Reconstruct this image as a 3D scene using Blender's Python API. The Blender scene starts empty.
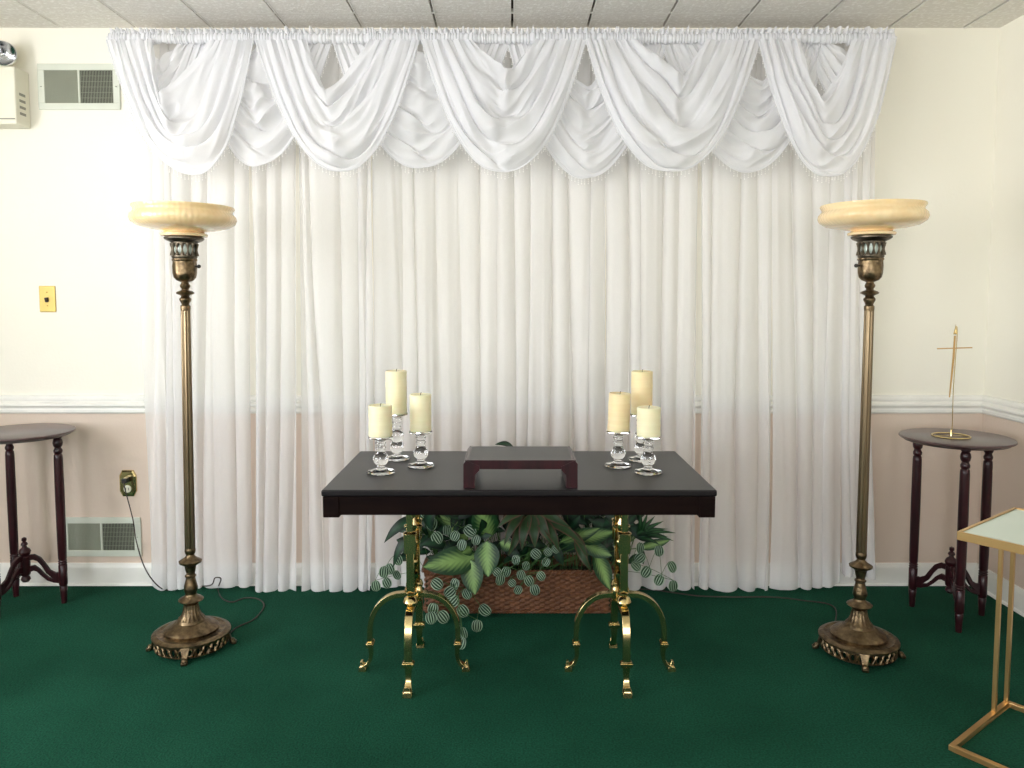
import bpy, math, random
from mathutils import Vector, Matrix, noise as mnoise
C = bpy.context.scene.collection
PI = math.pi
# ------------------------------------------------------------ camera model
F = 769.0; H = 1.3; PITCH = math.radians(4.0); CX, CY = 512.0, 352.0
def ray(u, v):
    x = (u-CX)/F; y = -(v-CY)/F
    return (x, math.cos(PITCH)+y*math.sin(PITCH), y*math.cos(PITCH)-math.sin(PITCH))
def az(u, v, Z):
    d = ray(u, v); t = (Z-H)/d[2]; return Vector((d[0]*t, d[1]*t, Z))
def ay(u, v, Y):
    d = ray(u, v); t = Y/d[1]; return Vector((d[0]*t, Y, H+d[2]*t))
D = 3.424; CEIL = 2.469; XR = 2.115; XL = -2.95; YF = -3.2
# ------------------------------------------------------------ helpers
def N(x, y=0.0, z=0.0): return mnoise.noise(Vector((x, y, z)))
class MB:
    def __init__(s): s.v = []; s.f = []; s.uv = []
    def vert(s, p, uv=(0, 0)): s.v.append(tuple(p)); s.uv.append(uv); return len(s.v)-1
    def grid(s, rows, wrap=False, uvs=None):
        n = len(rows[0]); b = len(s.v)
        for i, r in enumerate(rows):
            for j, p in enumerate(r): s.vert(p, uvs[i][j] if uvs else (j/max(1, n-1), i/max(1, len(rows)-1)))
        for i in range(len(rows)-1):
            for j in range(n if wrap else n-1):
                k = (j+1) % n
                s.f.append((b+i*n+j, b+i*n+k, b+(i+1)*n+k, b+(i+1)*n+j))
        return b
    def box(s, x0, x1, y0, y1, z0, z1, M=None):
        b = len(s.v)
        for x in (x0, x1):
            for y in (y0, y1):
                for z in (z0, z1):
                    p = Vector((x, y, z)); s.vert(M @ p if M else p)
        for q in ((0,1,3,2), (4,6,7,5), (0,4,5,1), (2,3,7,6), (0,2,6,4), (1,5,7,3)): s.f.append(tuple(b+i for i in q))
    def lathe(s, prof, n=32, c=(0, 0, 0), M=None, mod=None, cap=True):
        rows = []
        for r, z in prof:
            row = []
            for j in range(n):
                a = 2*PI*j/n; rr = r*(mod(a, z) if mod else 1)
                p = Vector((rr*math.cos(a), rr*math.sin(a), z))
                if M: p = M @ p
                row.append(p+Vector(c))
            rows.append(row)
        b = s.grid(rows, True)
        if cap and prof[0][0] > 1e-6: s.f.append(tuple(b+j for j in reversed(range(n))))
        if cap and prof[-1][0] > 1e-6: s.f.append(tuple(b+(len(rows)-1)*n+j for j in range(n)))
    def tube(s, pts, r, n=8, flat=None, up=None):
        """round tube, or (flat=(w,t)) a flat bar swept along pts"""
        pts = [Vector(p) for p in pts]; rows = []
        prev = None
        for i, p in enumerate(pts):
            t = (pts[min(i+1, len(pts)-1)]-pts[max(i-1, 0)]).normalized()
            if up is not None: sd = Vector(up)
            elif prev is not None: sd = prev
            else: sd = Vector((0, 0, 1)) if abs(t.z) < .9 else Vector((1, 0, 0))
            a = (sd - t*sd.dot(t)).normalized(); b_ = t.cross(a); prev = a
            rr = r[i] if isinstance(r, (list, tuple)) else r
            if flat:
                w, th = (flat[i] if isinstance(flat, list) else flat)
                ring = [p+a*w+b_*th, p-a*w+b_*th, p-a*w-b_*th, p+a*w-b_*th]
            else: ring = [p+(a*math.cos(2*PI*k/n)+b_*math.sin(2*PI*k/n))*rr for k in range(n)]
            rows.append(ring)
        m = len(rows[0]); b = s.grid(rows, True)
        s.f.append(tuple(b+j for j in reversed(range(m)))); s.f.append(tuple(b+(len(rows)-1)*m+j for j in range(m)))
    def sphere(s, c, r, n=12, sz=1.0):
        s.lathe([(r*math.sin(PI*i/n), -r*sz*math.cos(PI*i/n)) for i in range(n+1)], n*2, c)
    def build(s, name, mat, parent=None, smooth=True, bevel=0, sub=0, angle=40, loc=None):
        me = bpy.data.meshes.new(name); me.from_pydata(s.v, [], s.f)
        ul = me.uv_layers.new(name='UVMap')
        vi = [0]*len(me.loops); me.loops.foreach_get('vertex_index', vi)
        fl = []
        for i in vi: fl.extend(s.uv[i])
        ul.data.foreach_set('uv', fl)
        me.update(); me.validate()
        import bmesh
        bm = bmesh.new(); bm.from_mesh(me)
        bmesh.ops.remove_doubles(bm, verts=bm.verts, dist=1e-6)
        bmesh.ops.recalc_face_normals(bm, faces=bm.faces); bm.to_mesh(me); bm.free()
        if smooth: me.shade_smooth(); me.set_sharp_from_angle(angle=math.radians(angle))
        me.materials.append(mat)
        o = bpy.data.objects.new(name, me); C.objects.link(o)
        if parent: o.parent = parent
        if loc: o.location = loc
        if bevel:
            m = o.modifiers.new('bevel', 'BEVEL'); m.width = bevel; m.segments = 2; m.limit_method = 'ANGLE'; m.angle_limit = .7
        if sub:
            m = o.modifiers.new('sub', 'SUBSURF'); m.levels = sub; m.render_levels = sub
        return o
def tag(o, label=None, cat=None, group=None, kind=None):
    if label: o['label'] = label
    if cat: o['category'] = cat
    if group: o['group'] = group
    if kind: o['kind'] = kind
    return o
def thing(name, label, cat, loc=(0, 0, 0), rz=0, group=None):
    o = bpy.data.objects.new(name, None); o.empty_display_size = .05; C.objects.link(o)
    o.location = loc; o.rotation_euler = (0, 0, rz)
    return tag(o, label, cat, group)
def dup(src, loc, label, rz=0, parent=None):
    c = src.copy(); C.objects.link(c)
    if parent is None: c.location = loc; c.rotation_euler = (0, 0, rz); c['label'] = label
    else: c.parent = parent
    for ch in list(src.children): dup(ch, None, None, parent=c)
    return c
# ------------------------------------------------------------ materials
def newmat(name):
    m = bpy.data.materials.new(name); m.use_nodes = True; nt = m.node_tree
    return m, nt, nt.nodes['Principled BSDF'], nt.nodes['Material Output']
def mix_noise(nt, c1, c2, scale, coord='Object', detail=3, lo=.35, hi=.65, stretch=(1, 1, 1)):
    tc = nt.nodes.new('ShaderNodeTexCoord'); mp = nt.nodes.new('ShaderNodeMapping'); mp.inputs['Scale'].default_value = stretch
    no = nt.nodes.new('ShaderNodeTexNoise'); no.inputs['Scale'].default_value = scale; no.inputs['Detail'].default_value = detail
    rp = nt.nodes.new('ShaderNodeValToRGB')
    rp.color_ramp.elements[0].position = lo; rp.color_ramp.elements[0].color = (*c1, 1)
    rp.color_ramp.elements[1].position = hi; rp.color_ramp.elements[1].color = (*c2, 1)
    nt.links.new(tc.outputs[coord], mp.inputs[0]); nt.links.new(mp.outputs[0], no.inputs['Vector']); nt.links.new(no.outputs['Fac'], rp.inputs[0])
    return rp.outputs[0], no.outputs['Fac'], mp.outputs[0]
def mat(name, c1, c2=None, scale=8, rough=.5, metal=0, bump=0, bscale=None, coat=0, spec=.5, trans=0, ior=1.45, lo=.35, hi=.65, stretch=(1, 1, 1), rvar=0, sheen=0, sss=0):
    m, nt, b, out = newmat(name)
    c2 = c2 or tuple(min(1, x*.93) for x in c1)
    col, fac, vec = mix_noise(nt, c1, c2, scale, lo=lo, hi=hi, stretch=stretch)
    nt.links.new(col, b.inputs['Base Color'])
    b.inputs['Roughness'].default_value = rough; b.inputs['Metallic'].default_value = metal
    b.inputs['Specular IOR Level'].default_value = spec; b.inputs['Coat Weight'].default_value = coat; b.inputs['Coat Roughness'].default_value = .1
    b.inputs['Transmission Weight'].default_value = trans; b.inputs['IOR'].default_value = ior
    b.inputs['Sheen Weight'].default_value = sheen
    if sss: b.inputs['Subsurface Weight'].default_value = sss; b.inputs['Subsurface Radius'].default_value = (.02, .012, .006); b.inputs['Subsurface Scale'].default_value = 1
    if rvar:
        mr = nt.nodes.new('ShaderNodeMapRange'); mr.inputs['To Min'].default_value = rough-rvar; mr.inputs['To Max'].default_value = rough+rvar
        nt.links.new(fac, mr.inputs[0]); nt.links.new(mr.outputs[0], b.inputs['Roughness'])
    if bump:
        no = nt.nodes.new('ShaderNodeTexNoise'); no.inputs['Scale'].default_value = bscale or scale*6; no.inputs['Detail'].default_value = 4
        nt.links.new(vec, no.inputs['Vector'])
        bp = nt.nodes.new('ShaderNodeBump'); bp.inputs['Strength'].default_value = bump; bp.inputs['Distance'].default_value = .01
        nt.links.new(no.outputs['Fac'], bp.inputs['Height']); nt.links.new(bp.outputs[0], b.inputs['Normal'])
    return m
def sheer(name, col, alpha, trl=.35, weave=.04):
    m, nt, b, out = newmat(name); nt.nodes.remove(b)
    c, fac, vec = mix_noise(nt, col, tuple(x*.975 for x in col), 3, stretch=(4, 4, .4))
    df = nt.nodes.new('ShaderNodeBsdfDiffuse'); tl = nt.nodes.new('ShaderNodeBsdfTranslucent'); tr = nt.nodes.new('ShaderNodeBsdfTransparent')
    nt.links.new(c, df.inputs[0]); nt.links.new(c, tl.inputs[0])
    m1 = nt.nodes.new('ShaderNodeMixShader'); m1.inputs[0].default_value = trl
    nt.links.new(df.outputs[0], m1.inputs[1]); nt.links.new(tl.outputs[0], m1.inputs[2])
    no = nt.nodes.new('ShaderNodeTexNoise'); no.inputs['Scale'].default_value = 260; nt.links.new(vec, no.inputs['Vector'])
    mr = nt.nodes.new('ShaderNodeMapRange'); mr.inputs['To Min'].default_value = alpha-weave; mr.inputs['To Max'].default_value = alpha+weave
    nt.links.new(no.outputs['Fac'], mr.inputs[0])
    m2 = nt.nodes.new('ShaderNodeMixShader'); nt.links.new(mr.outputs[0], m2.inputs[0])
    nt.links.new(tr.outputs[0], m2.inputs[1]); nt.links.new(m1.outputs[0], m2.inputs[2]); nt.links.new(m2.outputs[0], out.inputs[0])
    return m
def leafmat(name, kind, base, light, rough=.5, trl=.2):
    """leaf colouring from the leaf's own uv: u across -1..1 (0..1), v along"""
    m, nt, b, out = newmat(name)
    uv = nt.nodes.new('ShaderNodeUVMap'); sep = nt.nodes.new('ShaderNodeSeparateXYZ'); nt.links.new(uv.outputs[0], sep.inputs[0])
    def math_(op, a, bb=None, c=None):
        n = nt.nodes.new('ShaderNodeMath'); n.operation = op
        for i, x in enumerate((a, bb, c)):
            if x is None: continue
            if isinstance(x, (int, float)): n.inputs[i].default_value = x
            else: nt.links.new(x, n.inputs[i])
        return n.outputs[0]
    au = math_('ABSOLUTE', math_('MULTIPLY_ADD', sep.outputs[0], 2.0, -1.0))
    if kind == 'stripe':    # converging pale stripes
        f = math_('MULTIPLY_ADD', math_('COSINE', math_('MULTIPLY', au, 4.3*PI)), .5, .5); lo, hi = .58, .88
    elif kind == 'veined':  # pale centre with side veins
        w = math_('COSINE', math_('MULTIPLY', math_('MULTIPLY_ADD', au, -.35, sep.outputs[1]), 55))
        f = math_('ADD', math_('SUBTRACT', 1.0, math_('MULTIPLY', au, 1.25)), math_('MULTIPLY', w, .13)); lo, hi = .1, .85
    else:                   # coloured midrib and margin
        f = math_('POWER', au, 3.0); lo, hi = .15, .8
    rp = nt.nodes.new('ShaderNodeValToRGB'); rp.color_ramp.elements[0].position = lo; rp.color_ramp.elements[1].position = hi
    rp.color_ramp.elements[0].color = (*base, 1); rp.color_ramp.elements[1].color = (*light, 1); nt.links.new(f, rp.inputs[0])
    c2, fac, vec = mix_noise(nt, (.75, .75, .75), (1.1, 1.1, 1.1), 14)
    mx = nt.nodes.new('ShaderNodeMix'); mx.data_type = 'RGBA'; mx.blend_type = 'MULTIPLY'; mx.inputs[0].default_value = 1
    nt.links.new(rp.outputs[0], mx.inputs[6]); nt.links.new(c2, mx.inputs[7]); nt.links.new(mx.outputs[2], b.inputs['Base Color'])
    b.inputs['Roughness'].default_value = rough
    tl = nt.nodes.new('ShaderNodeBsdfTranslucent'); nt.links.new(mx.outputs[2], tl.inputs[0])
    ms = nt.nodes.new('ShaderNodeMixShader'); ms.inputs[0].default_value = trl
    nt.links.new(b.outputs[0], ms.inputs[1]); nt.links.new(tl.outputs[0], ms.inputs[2]); nt.links.new(ms.outputs[0], out.inputs[0])
    return m

def wallmat():
    m, nt, b, out = newmat('two tone painted wall')
    g = nt.nodes.new('ShaderNodeNewGeometry'); sp = nt.nodes.new('ShaderNodeSeparateXYZ'); nt.links.new(g.outputs['Position'], sp.inputs[0])
    gt = nt.nodes.new('ShaderNodeMath'); gt.operation = 'GREATER_THAN'; gt.inputs[1].default_value = .81; nt.links.new(sp.outputs[2], gt.inputs[0])
    up, f1, v1 = mix_noise(nt, (.87, .845, .745), (.86, .83, .73), 2); lw, f2, v2 = mix_noise(nt, (.70, .575, .48), (.68, .555, .46), 2)
    mx = nt.nodes.new('ShaderNodeMix'); mx.data_type = 'RGBA'; nt.links.new(gt.outputs[0], mx.inputs[0]); nt.links.new(lw, mx.inputs[6]); nt.links.new(up, mx.inputs[7])
    nt.links.new(mx.outputs[2], b.inputs['Base Color']); b.inputs['Roughness'].default_value = .7
    no = nt.nodes.new('ShaderNodeTexNoise'); no.inputs['Scale'].default_value = 90; nt.links.new(g.outputs['Position'], no.inputs['Vector'])
    bp = nt.nodes.new('ShaderNodeBump'); bp.inputs['Strength'].default_value = .06; bp.inputs['Distance'].default_value = .01
    nt.links.new(no.outputs['Fac'], bp.inputs['Height']); nt.links.new(bp.outputs[0], b.inputs['Normal'])
    return m
def carpetmat():
    m, nt, b, out = newmat('green cut pile carpet')
    c1, f1, vec = mix_noise(nt, (.0062, .053, .029), (.0105, .075, .043), 2.2, detail=5)
    no = nt.nodes.new('ShaderNodeTexNoise'); no.inputs['Scale'].default_value = 160; no.inputs['Detail'].default_value = 2; nt.links.new(vec, no.inputs['Vector'])
    rp = nt.nodes.new('ShaderNodeValToRGB'); rp.color_ramp.elements[0].color = (.6, .6, .6, 1); rp.color_ramp.elements[1].color = (1.35, 1.35, 1.35, 1)
    rp.color_ramp.elements[0].position = .3; rp.color_ramp.elements[1].position = .7; nt.links.new(no.outputs['Fac'], rp.inputs[0])
    mx = nt.nodes.new('ShaderNodeMix'); mx.data_type = 'RGBA'; mx.blend_type = 'MULTIPLY'; mx.inputs[0].default_value = 1
    nt.links.new(c1, mx.inputs[6]); nt.links.new(rp.outputs[0], mx.inputs[7]); nt.links.new(mx.outputs[2], b.inputs['Base Color'])
    b.inputs['Roughness'].default_value = .95; b.inputs['Specular IOR Level'].default_value = .1
    bp = nt.nodes.new('ShaderNodeBump'); bp.inputs['Strength'].default_value = .5; bp.inputs['Distance'].default_value = .008
    nt.links.new(no.outputs['Fac'], bp.inputs['Height']); nt.links.new(bp.outputs[0], b.inputs['Normal'])
    return m
M = dict(
    wall=wallmat(), carpet=carpetmat(),
    tile=mat('speckled ceiling tile', (.88, .86, .82), (.74, .71, .66), 60, .9, bump=.3, bscale=120, lo=.3, hi=.5),
    void=mat('dark seam behind the tiles', (.09, .07, .05), rough=.9),
    tbar=mat('cream ceiling rail', (.80, .78, .73), rough=.6),
    trim=mat('white gloss trim', (.86, .85, .80), rough=.35),
    white=mat('window frame white', (.85, .85, .83), rough=.4),
    ventw=mat('pale grey green grille paint', (.66, .69, .60), rough=.45),
    ventd=mat('dark duct', (.06, .06, .05), rough=.8),
    fin=mat('grey grille fins', (.37, .39, .31), rough=.5),
    sheer=sheer('white sheer voile', (.95, .94, .945), .62, .24),
    swag=sheer('white swag voile', (.90, .905, .93), .80, .28),
    bead=mat('clear plastic beads', (.88, .88, .86), rough=.15, spec=.6),
    rod=mat('white curtain rod', (.8, .8, .78), rough=.4),
    black=mat('ebony tabletop lacquer', (.013, .011, .012), (.010, .008, .009), 6, .30, spec=.27),
    apron=mat('dark espresso wood', (.010, .005, .004), (.006, .003, .003), 6, .6, spec=.05, stretch=(1, 8, 8)),
    maroon=mat('burgundy stained wood', (.036, .006, .009), (.018, .004, .006), 10, .32, coat=.2, spec=.35, stretch=(6, 6, .6)),
    mtop=mat('mahogany tabletop', (.07, .032, .033), (.05, .02, .022), 8, .3, coat=.4, stretch=(1, 6, 1)),
    brass=mat('polished brass', (.70, .55, .28), (.62, .48, .22), 6, .16, 1, rvar=.05),
    abrass=mat('aged brass', (.25, .18, .10), (.085, .06, .037), 55, .34, 1, bump=.18, bscale=90, rvar=.1, lo=.3, hi=.7),
    pbrass=mat('aged brass pole', (.23, .175, .105), (.17, .125, .075), 12, .32, 1, stretch=(1, 1, .2)),
    dbrass=mat('dark patinated brass', (.17, .14, .10), (.07, .06, .045), 35, .42, 1, bump=.2, bscale=70),
    sbrass=mat('brushed brass plate', (.62, .46, .13), rough=.45, metal=.3),
    gold=mat('satin gold metal', (.62, .40, .17), (.56, .35, .14), 8, .34, .85),
    mirror=mat('pale green white glass top', (.66, .76, .68), (.63, .73, .65), 3, .12, 0, spec=.7),
    bowl=mat('marbled amber glass', (.92, .72, .44), (.84, .61, .33), 11, .18, coat=.4, sss=.25, lo=.3, hi=.7, stretch=(1, 1, 2.2)),
    candle=mat('ivory wax', (.89, .83, .58), (.86, .79, .53), 9, .45, sss=.4, stretch=(.4, .4, 7), bump=.15, bscale=14),
    candle2=mat('honey ivory wax', (.88, .75, .46), (.83, .68, .39), 9, .45, sss=.4, stretch=(.4, .4, 7), bump=.15, bscale=14),
    wick=mat('burnt wick', (.05, .04, .03), rough=.9),
    glass=mat('clear glass', (1, 1, 1), (.99, 1, 1), rough=.01, trans=1, ior=1.56),
    cord=mat('brown cord', (.05, .035, .03), rough=.5),
    plastic=mat('black plastic', (.02, .02, .02), rough=.4),
    ivory=mat('ivory plastic', (.80, .77, .62), rough=.4),
    beige=mat('cream emergency light housing', (.82, .79, .66), rough=.5),
    slot=mat('grey slot', (.30, .29, .24), rough=.7),
    chrome=mat('chrome reflector', (.75, .76, .78), (.62, .63, .65), 12, .12, 1),
    wicker=mat('brown woven wicker', (.17, .068, .028), (.11, .042, .018), 60, .45, bump=.06, bscale=200),
    soil=mat('dark moss filler', (.02, .025, .012), rough=1),
    stem=mat('green stem', (.05, .12, .03), rough=.5),
    hosta=leafmat('broad variegated leaf', 'veined', (.010, .060, .014), (.27, .45, .13)),
    darkleaf=leafmat('deep green leaf', 'veined', (.004, .020, .010), (.012, .065, .025)),
    croton=leafmat('bronze edged leaf', 'margin', (.025, .070, .018), (.13, .055, .035)),
    stripe=leafmat('silver striped leaf', 'stripe', (.008, .048, .018), (.38, .53, .37)),
    palm=leafmat('slim palm leaf', 'veined', (.006, .035, .012), (.03, .12, .035)),
)
# ------------------------------------------------------------ room shell
b = MB(); b.box(XL-.1, XR+.1, YF-.1, D+.1, -.06, 0); tag(b.build('floor', M['carpet'], smooth=False), kind='structure')
b = MB(); b.box(XL-.1, XR+.1, D, D+.1, 0, CEIL+.1); tag(b.build('wall_back', M['wall'], smooth=False), kind='structure')
b = MB(); b.box(XR, XR+.1, YF, D, 0, CEIL+.1); tag(b.build('wall_right', M['wall'], smooth=False), kind='structure')
# left wall with two openings, front wall with one
def wall_with_holes(name, axis, c0, c1, a0, a1, holes):
    b = MB()
    def put(s0, s1, z0, z1):
        if axis == 'x': b.box(c0, c1, s0, s1, z0, z1)
        else: b.box(s0, s1, c0, c1, z0, z1)
    cur = a0
    for (h0, h1, z0, z1) in holes:
        put(cur, h0, 0, CEIL+.1); put(h0, h1, 0, z0); put(h0, h1, z1, CEIL+.1); cur = h1
    put(cur, a1, 0, CEIL+.1)
    tag(b.build(name, M['wall'], smooth=False), kind='structure')
LW = [(-2.0, -.5, .75, 2.15), (.25, 1.95, .75, 2.15)]
FW = [(-2.3, -1.0, .75, 2.15), (.4, 1.4, .75, 2.15)]
wall_with_holes('wall_left', 'x', XL-.1, XL, YF-.1, D, LW)
wall_with_holes('wall_front', 'y', YF-.1, YF, XL-.1, XR+.1, FW)
pane, nt, pb, po = newmat('window pane'); nt.nodes.remove(pb)
tr = nt.nodes.new('ShaderNodeBsdfTransparent'); gl = nt.nodes.new('ShaderNodeBsdfGlossy'); gl.inputs['Roughness'].default_value = .02
mx = nt.nodes.new('ShaderNodeMixShader'); mx.inputs[0].default_value = .05
nt.links.new(tr.outputs[0], mx.inputs[1]); nt.links.new(gl.outputs[0], mx.inputs[2]); nt.links.new(mx.outputs[0], po.inputs[0])
wi = 0
def window(axis, c, h):
    global wi
    wi += 1; h0, h1, z0, z1 = h; b = MB(); g = MB()
    def put(bb, s0, s1, q0, q1, t0=-.03, t1=.03):
        if axis == 'x': bb.box(c+t0, c+t1, s0, s1, q0, q1)
        else: bb.box(s0, s1, c+t0, c+t1, q0, q1)
    w = .05
    put(b, h0, h1, z0, z0+w); put(b, h0, h1, z1-w, z1); put(b, h0, h0+w, z0+w, z1-w); put(b, h1-w, h1, z0+w, z1-w)
    mid = (z0+z1)/2; put(b, h0+w, h1-w, mid-.02, mid+.02, -.02, .02)
    o = tag(b.build('window_%d' % wi, M['white'], smooth=False, bevel=.004), kind='structure')
    put(g, h0+w, h1-w, z0+w, z1-w, -.003, .003); g.build('pane', pane, o, smooth=False)
    L = bpy.data.lights.new('portal', 'AREA'); L.shape = 'RECTANGLE'; L.size = h1-h0; L.size_y = z1-z0
    L.cycles.is_portal = True
    lo = bpy.data.objects.new('daylight_opening', L); C.objects.link(lo)
    if axis == 'x': lo.location = (c-.06, (h0+h1)/2, (z0+z1)/2); lo.rotation_euler = (0, -PI/2, 0); L.size, L.size_y = z1-z0, h1-h0
    else: lo.location = ((h0+h1)/2, c-.06, (z0+z1)/2); lo.rotation_euler = (PI/2, 0, 0)
for h in LW: window('x', XL-.05, h)
for h in FW: window('y', YF-.05, h)
# ceiling: rows of tiles with open seams, dark void above
T0 = -1.951; TS = .3256
b = MB(); b.box(XL-.1, XR+.1, YF-.1, D+.1, CEIL+.03, CEIL+.1)
ceil_ = tag(b.build('ceiling', M['void'], smooth=False), kind='structure')
b = MB(); k = -4
while T0+k*TS < XR:
    x0 = max(T0+k*TS+.004, XL-.05); x1 = min(T0+(k+1)*TS-.006, XR+.05)
    if x1 > x0:
        b.box(x0, x1, YF-.05, 3.250, CEIL, CEIL+.02); b.box(x0, x1, 3.254, D+.05, CEIL, CEIL+.02)
    k += 1
b.build('ceiling_tiles', M['tile'], ceil_, smooth=False, bevel=.0015)
b = MB(); k = 0
for k in range(-3, 13):
    x = T0+k*TS; b.box(x+.003, x+.008, YF, D, CEIL-.002, CEIL+.018)
y = 3.252
while y > YF:
    b.box(XL, XR, y-.003, y+.003, CEIL-.0005, CEIL+.018); y -= TS
b.build('ceiling_grid', M['tbar'], ceil_, smooth=False)
# chair rail and baseboards, swept profiles
def sweep_trim(name, prof, side):
    b = MB()
    if side == 'back': rows = [[(x, D-d, z) for d, z in prof] for x in (XL, XR)]
    elif side == 'right': rows = [[(XR-d, y, z) for d, z in prof] for y in (YF, D)]
    elif side == 'left': rows = [[(XL+d, y, z) for d, z in prof] for y in (YF, D)]
    else: rows = [[(x, YF+d, z) for d, z in prof] for x in (XL, XR)]
    s = b.grid(rows); n = len(prof)
    tag(b.build(name, M['trim'], smooth=True, angle=25), kind='structure')
rail = [(0, .868), (.012, .866), (.016, .858), (.016, .848), (.011, .842), (.011, .838), (.020, .834), (.026, .829), (.026, .821), (.014, .815), (.010, .811), (.010, .806), (.014, .802), (.014, .792), (.008, .785), (0, .784)]
base = [(0, .100), (.008, .099), (.010, .092), (.014, .086), (.016, .078), (.016, .012), (.022, .008), (.024, 0), (0, 0)]
for i, s in enumerate(('back', 'right', 'left', 'front')):
    if s != 'front' and s != 'left': sweep_trim('trim_%d' % (i+1), rail, s)
    elif s == 'left': pass
    sweep_trim('baseboard_'+s, base, s)
# ------------------------------------------------------------ sheers
def smooth01(x): x = max(0, min(1, x)); return x*x*(3-2*x)
YC = D-.075
def curtain(uL, uR, seed, label, hem_px, gaps=(), lean=0, uLb=None, uRb=None):
    rnd = random.Random(seed)
    x0, x1 = ay(uL, 200, YC).x, ay(uR, 200, YC).x
    x0b, x1b = (ay(uLb or uL, 585, YC).x, ay(uRb or uR, 585, YC).x)
    W = x1-x0; nf = max(3, round(W/.086)); cols = nf*16; nz = 34
    ztop = 2.40; zb = [0.012]*2
    amp = [rnd.uniform(.35, 1.35) for _ in range(nf+2)]; wid = [rnd.uniform(-1.1, 1.1) for _ in range(nf+2)]; fl = [rnd.uniform(-1, 1) for _ in range(nf+2)]
    rows = []
    for i in range(nz+1):
        q = i/nz; zq = q; row = []
        for j in range(cols+1):
            s = j/cols; t = s*nf; k = int(min(t, nf-1)); fr = t-k
            def L(a): return a[k]*(1-smooth01(fr))+a[k+1]*smooth01(fr)
            A = L(amp); drift = .35*N(s*nf*.35+seed, q*1.3, seed*.7)*(1+q)
            tt = t+L(wid)*.30+drift; th = 2*PI*tt
            a_x = .0105*A*(1.0+.3*N(t*.5, q*2, seed+4)); b_y = .050*A*(.75+.35*q)
            sn = abs(math.sin(PI*tt)); lobe = sn**(.9 if k % 3 else 1.5)
            xb = (x0+(x1-x0)*s)*(1-q)+(x0b+(x1b-x0b)*s)*q
            x = xb - a_x*math.sin(th)
            x += (.050*N(xb*6.3+seed*3.3, q*.7, seed) + .018*N(xb*19, q*1.2, seed+6))*(.7+.5*q)*smooth01(min(s, 1-s)*9)
            x += .02*N(t*.21, q*1.1, seed+9)*q
            y = YC + b_y*(.55-lobe) + .007*N(t*1.9, q*3, seed) + .004*N(t*5, q*1.5, seed+2)
            hem = hem_px+.004+.020*N(t*.4, 3.3, seed)+.003*math.cos(th)
            z = ztop*(1-q) + hem*q
            y = min(y, D-.02)
            row.append((x, y, z))
        rows.append(row)
    root = thing('sheer_curtain', label, 'curtain', ((x0+x1)/2, YC, 0), 0, 'floor length white sheer curtains')
    dx = (x0+x1)/2
    rows = [[(p[0]-dx, p[1]-YC, p[2]) for p in r] for r in rows]
    b = MB(); b.grid(rows); b.build('panel', M['sheer'], root)
    # stitched double hem at the bottom
    b = MB(); hm = []
    for q in (0, .5, 1):
        r = []
        for p, p2 in zip(rows[-1], rows[-3]):
            v = Vector(p)*(1-q*.55)+Vector(p2)*(q*.55); r.append((v.x, v.y-.0025, v.z))
        hm.append(r)
    b.grid(hm); b.build('hem', M['sheer'], root)
    b = MB(); b.grid([[(p[0], p[1]*.2, 2.40+.02*k) for p in rows[0]] for k in range(3)]); b.build('heading', M['sheer'], root)
    return root
curtain(141, 251, 1, 'leftmost white sheer curtain panel, hanging behind the left floor lamp', .012, uLb=150, uRb=250)
curtain(251, 299, 2, 'narrow white sheer curtain panel, second from the left, just right of the left lamp panel', .004, uLb=254, uRb=298.5)
curtain(299, 375, 3, 'white sheer curtain panel, third from the left, ending left of the tallest left candle', .0, uLb=302, uRb=372)
curtain(374, 496, 4, 'wide white sheer curtain panel hanging behind the three left candles', .010, uLb=376, uRb=493)
curtain(496, 606, 5, 'white sheer curtain panel in the middle, behind the right half of the small riser', .006, uLb=498, uRb=604)
curtain(606, 697, 6, 'white sheer curtain panel hanging behind the three right candles', .004, uLb=607, uRb=696)
curtain(697, 768, 7, 'white sheer curtain panel right behind the right end of the dark table', .008, uLb=698, uRb=766)
curtain(769, 842, 8, 'white sheer curtain panel just left of the right floor lamp pole', .010, uLb=771, uRb=840)
curtain(840, 874, 9, 'narrow rightmost white sheer curtain strip directly behind the right floor lamp pole', .06, uLb=842, uRb=870)
# curtain rods (the one for the sheers, the one for the swags)
b = MB(); a0, a1 = ay(138, 40, YC), ay(872, 40, YC)
b.tube([(a0.x, YC, 2.425), (a1.x, YC, 2.425)], .006, 8)
r0 = b.build('curtain_rod', M['rod']); tag(r0, 'thin white rod close to the wall carrying the long sheers', 'curtain rod')
YS = D-.17
s0, s1 = ay(107, 40, YS), ay(896, 40, YS); ZR = ay(500, 38.5, YS).z
rt = thing('curtain_rod', 'long white rod near the ceiling threaded through the swag valances', 'curtain rod', (0, YS, ZR))
b = MB(); b.tube([(s0.x, 0, 0), (s1.x, 0, 0)], .010, 10); b.build('pole', M['rod'], rt)
for x in (s0.x+.004, s1.x-.004):
    b = MB(); b.tube([(x, 0, 0), (x, D-YS-.001, 0)], .007, 8); b.box(x-.012, x+.012, D-YS-.006, D-YS-.0005, -.03, .03); b.build('bracket', M['rod'], rt)
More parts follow.
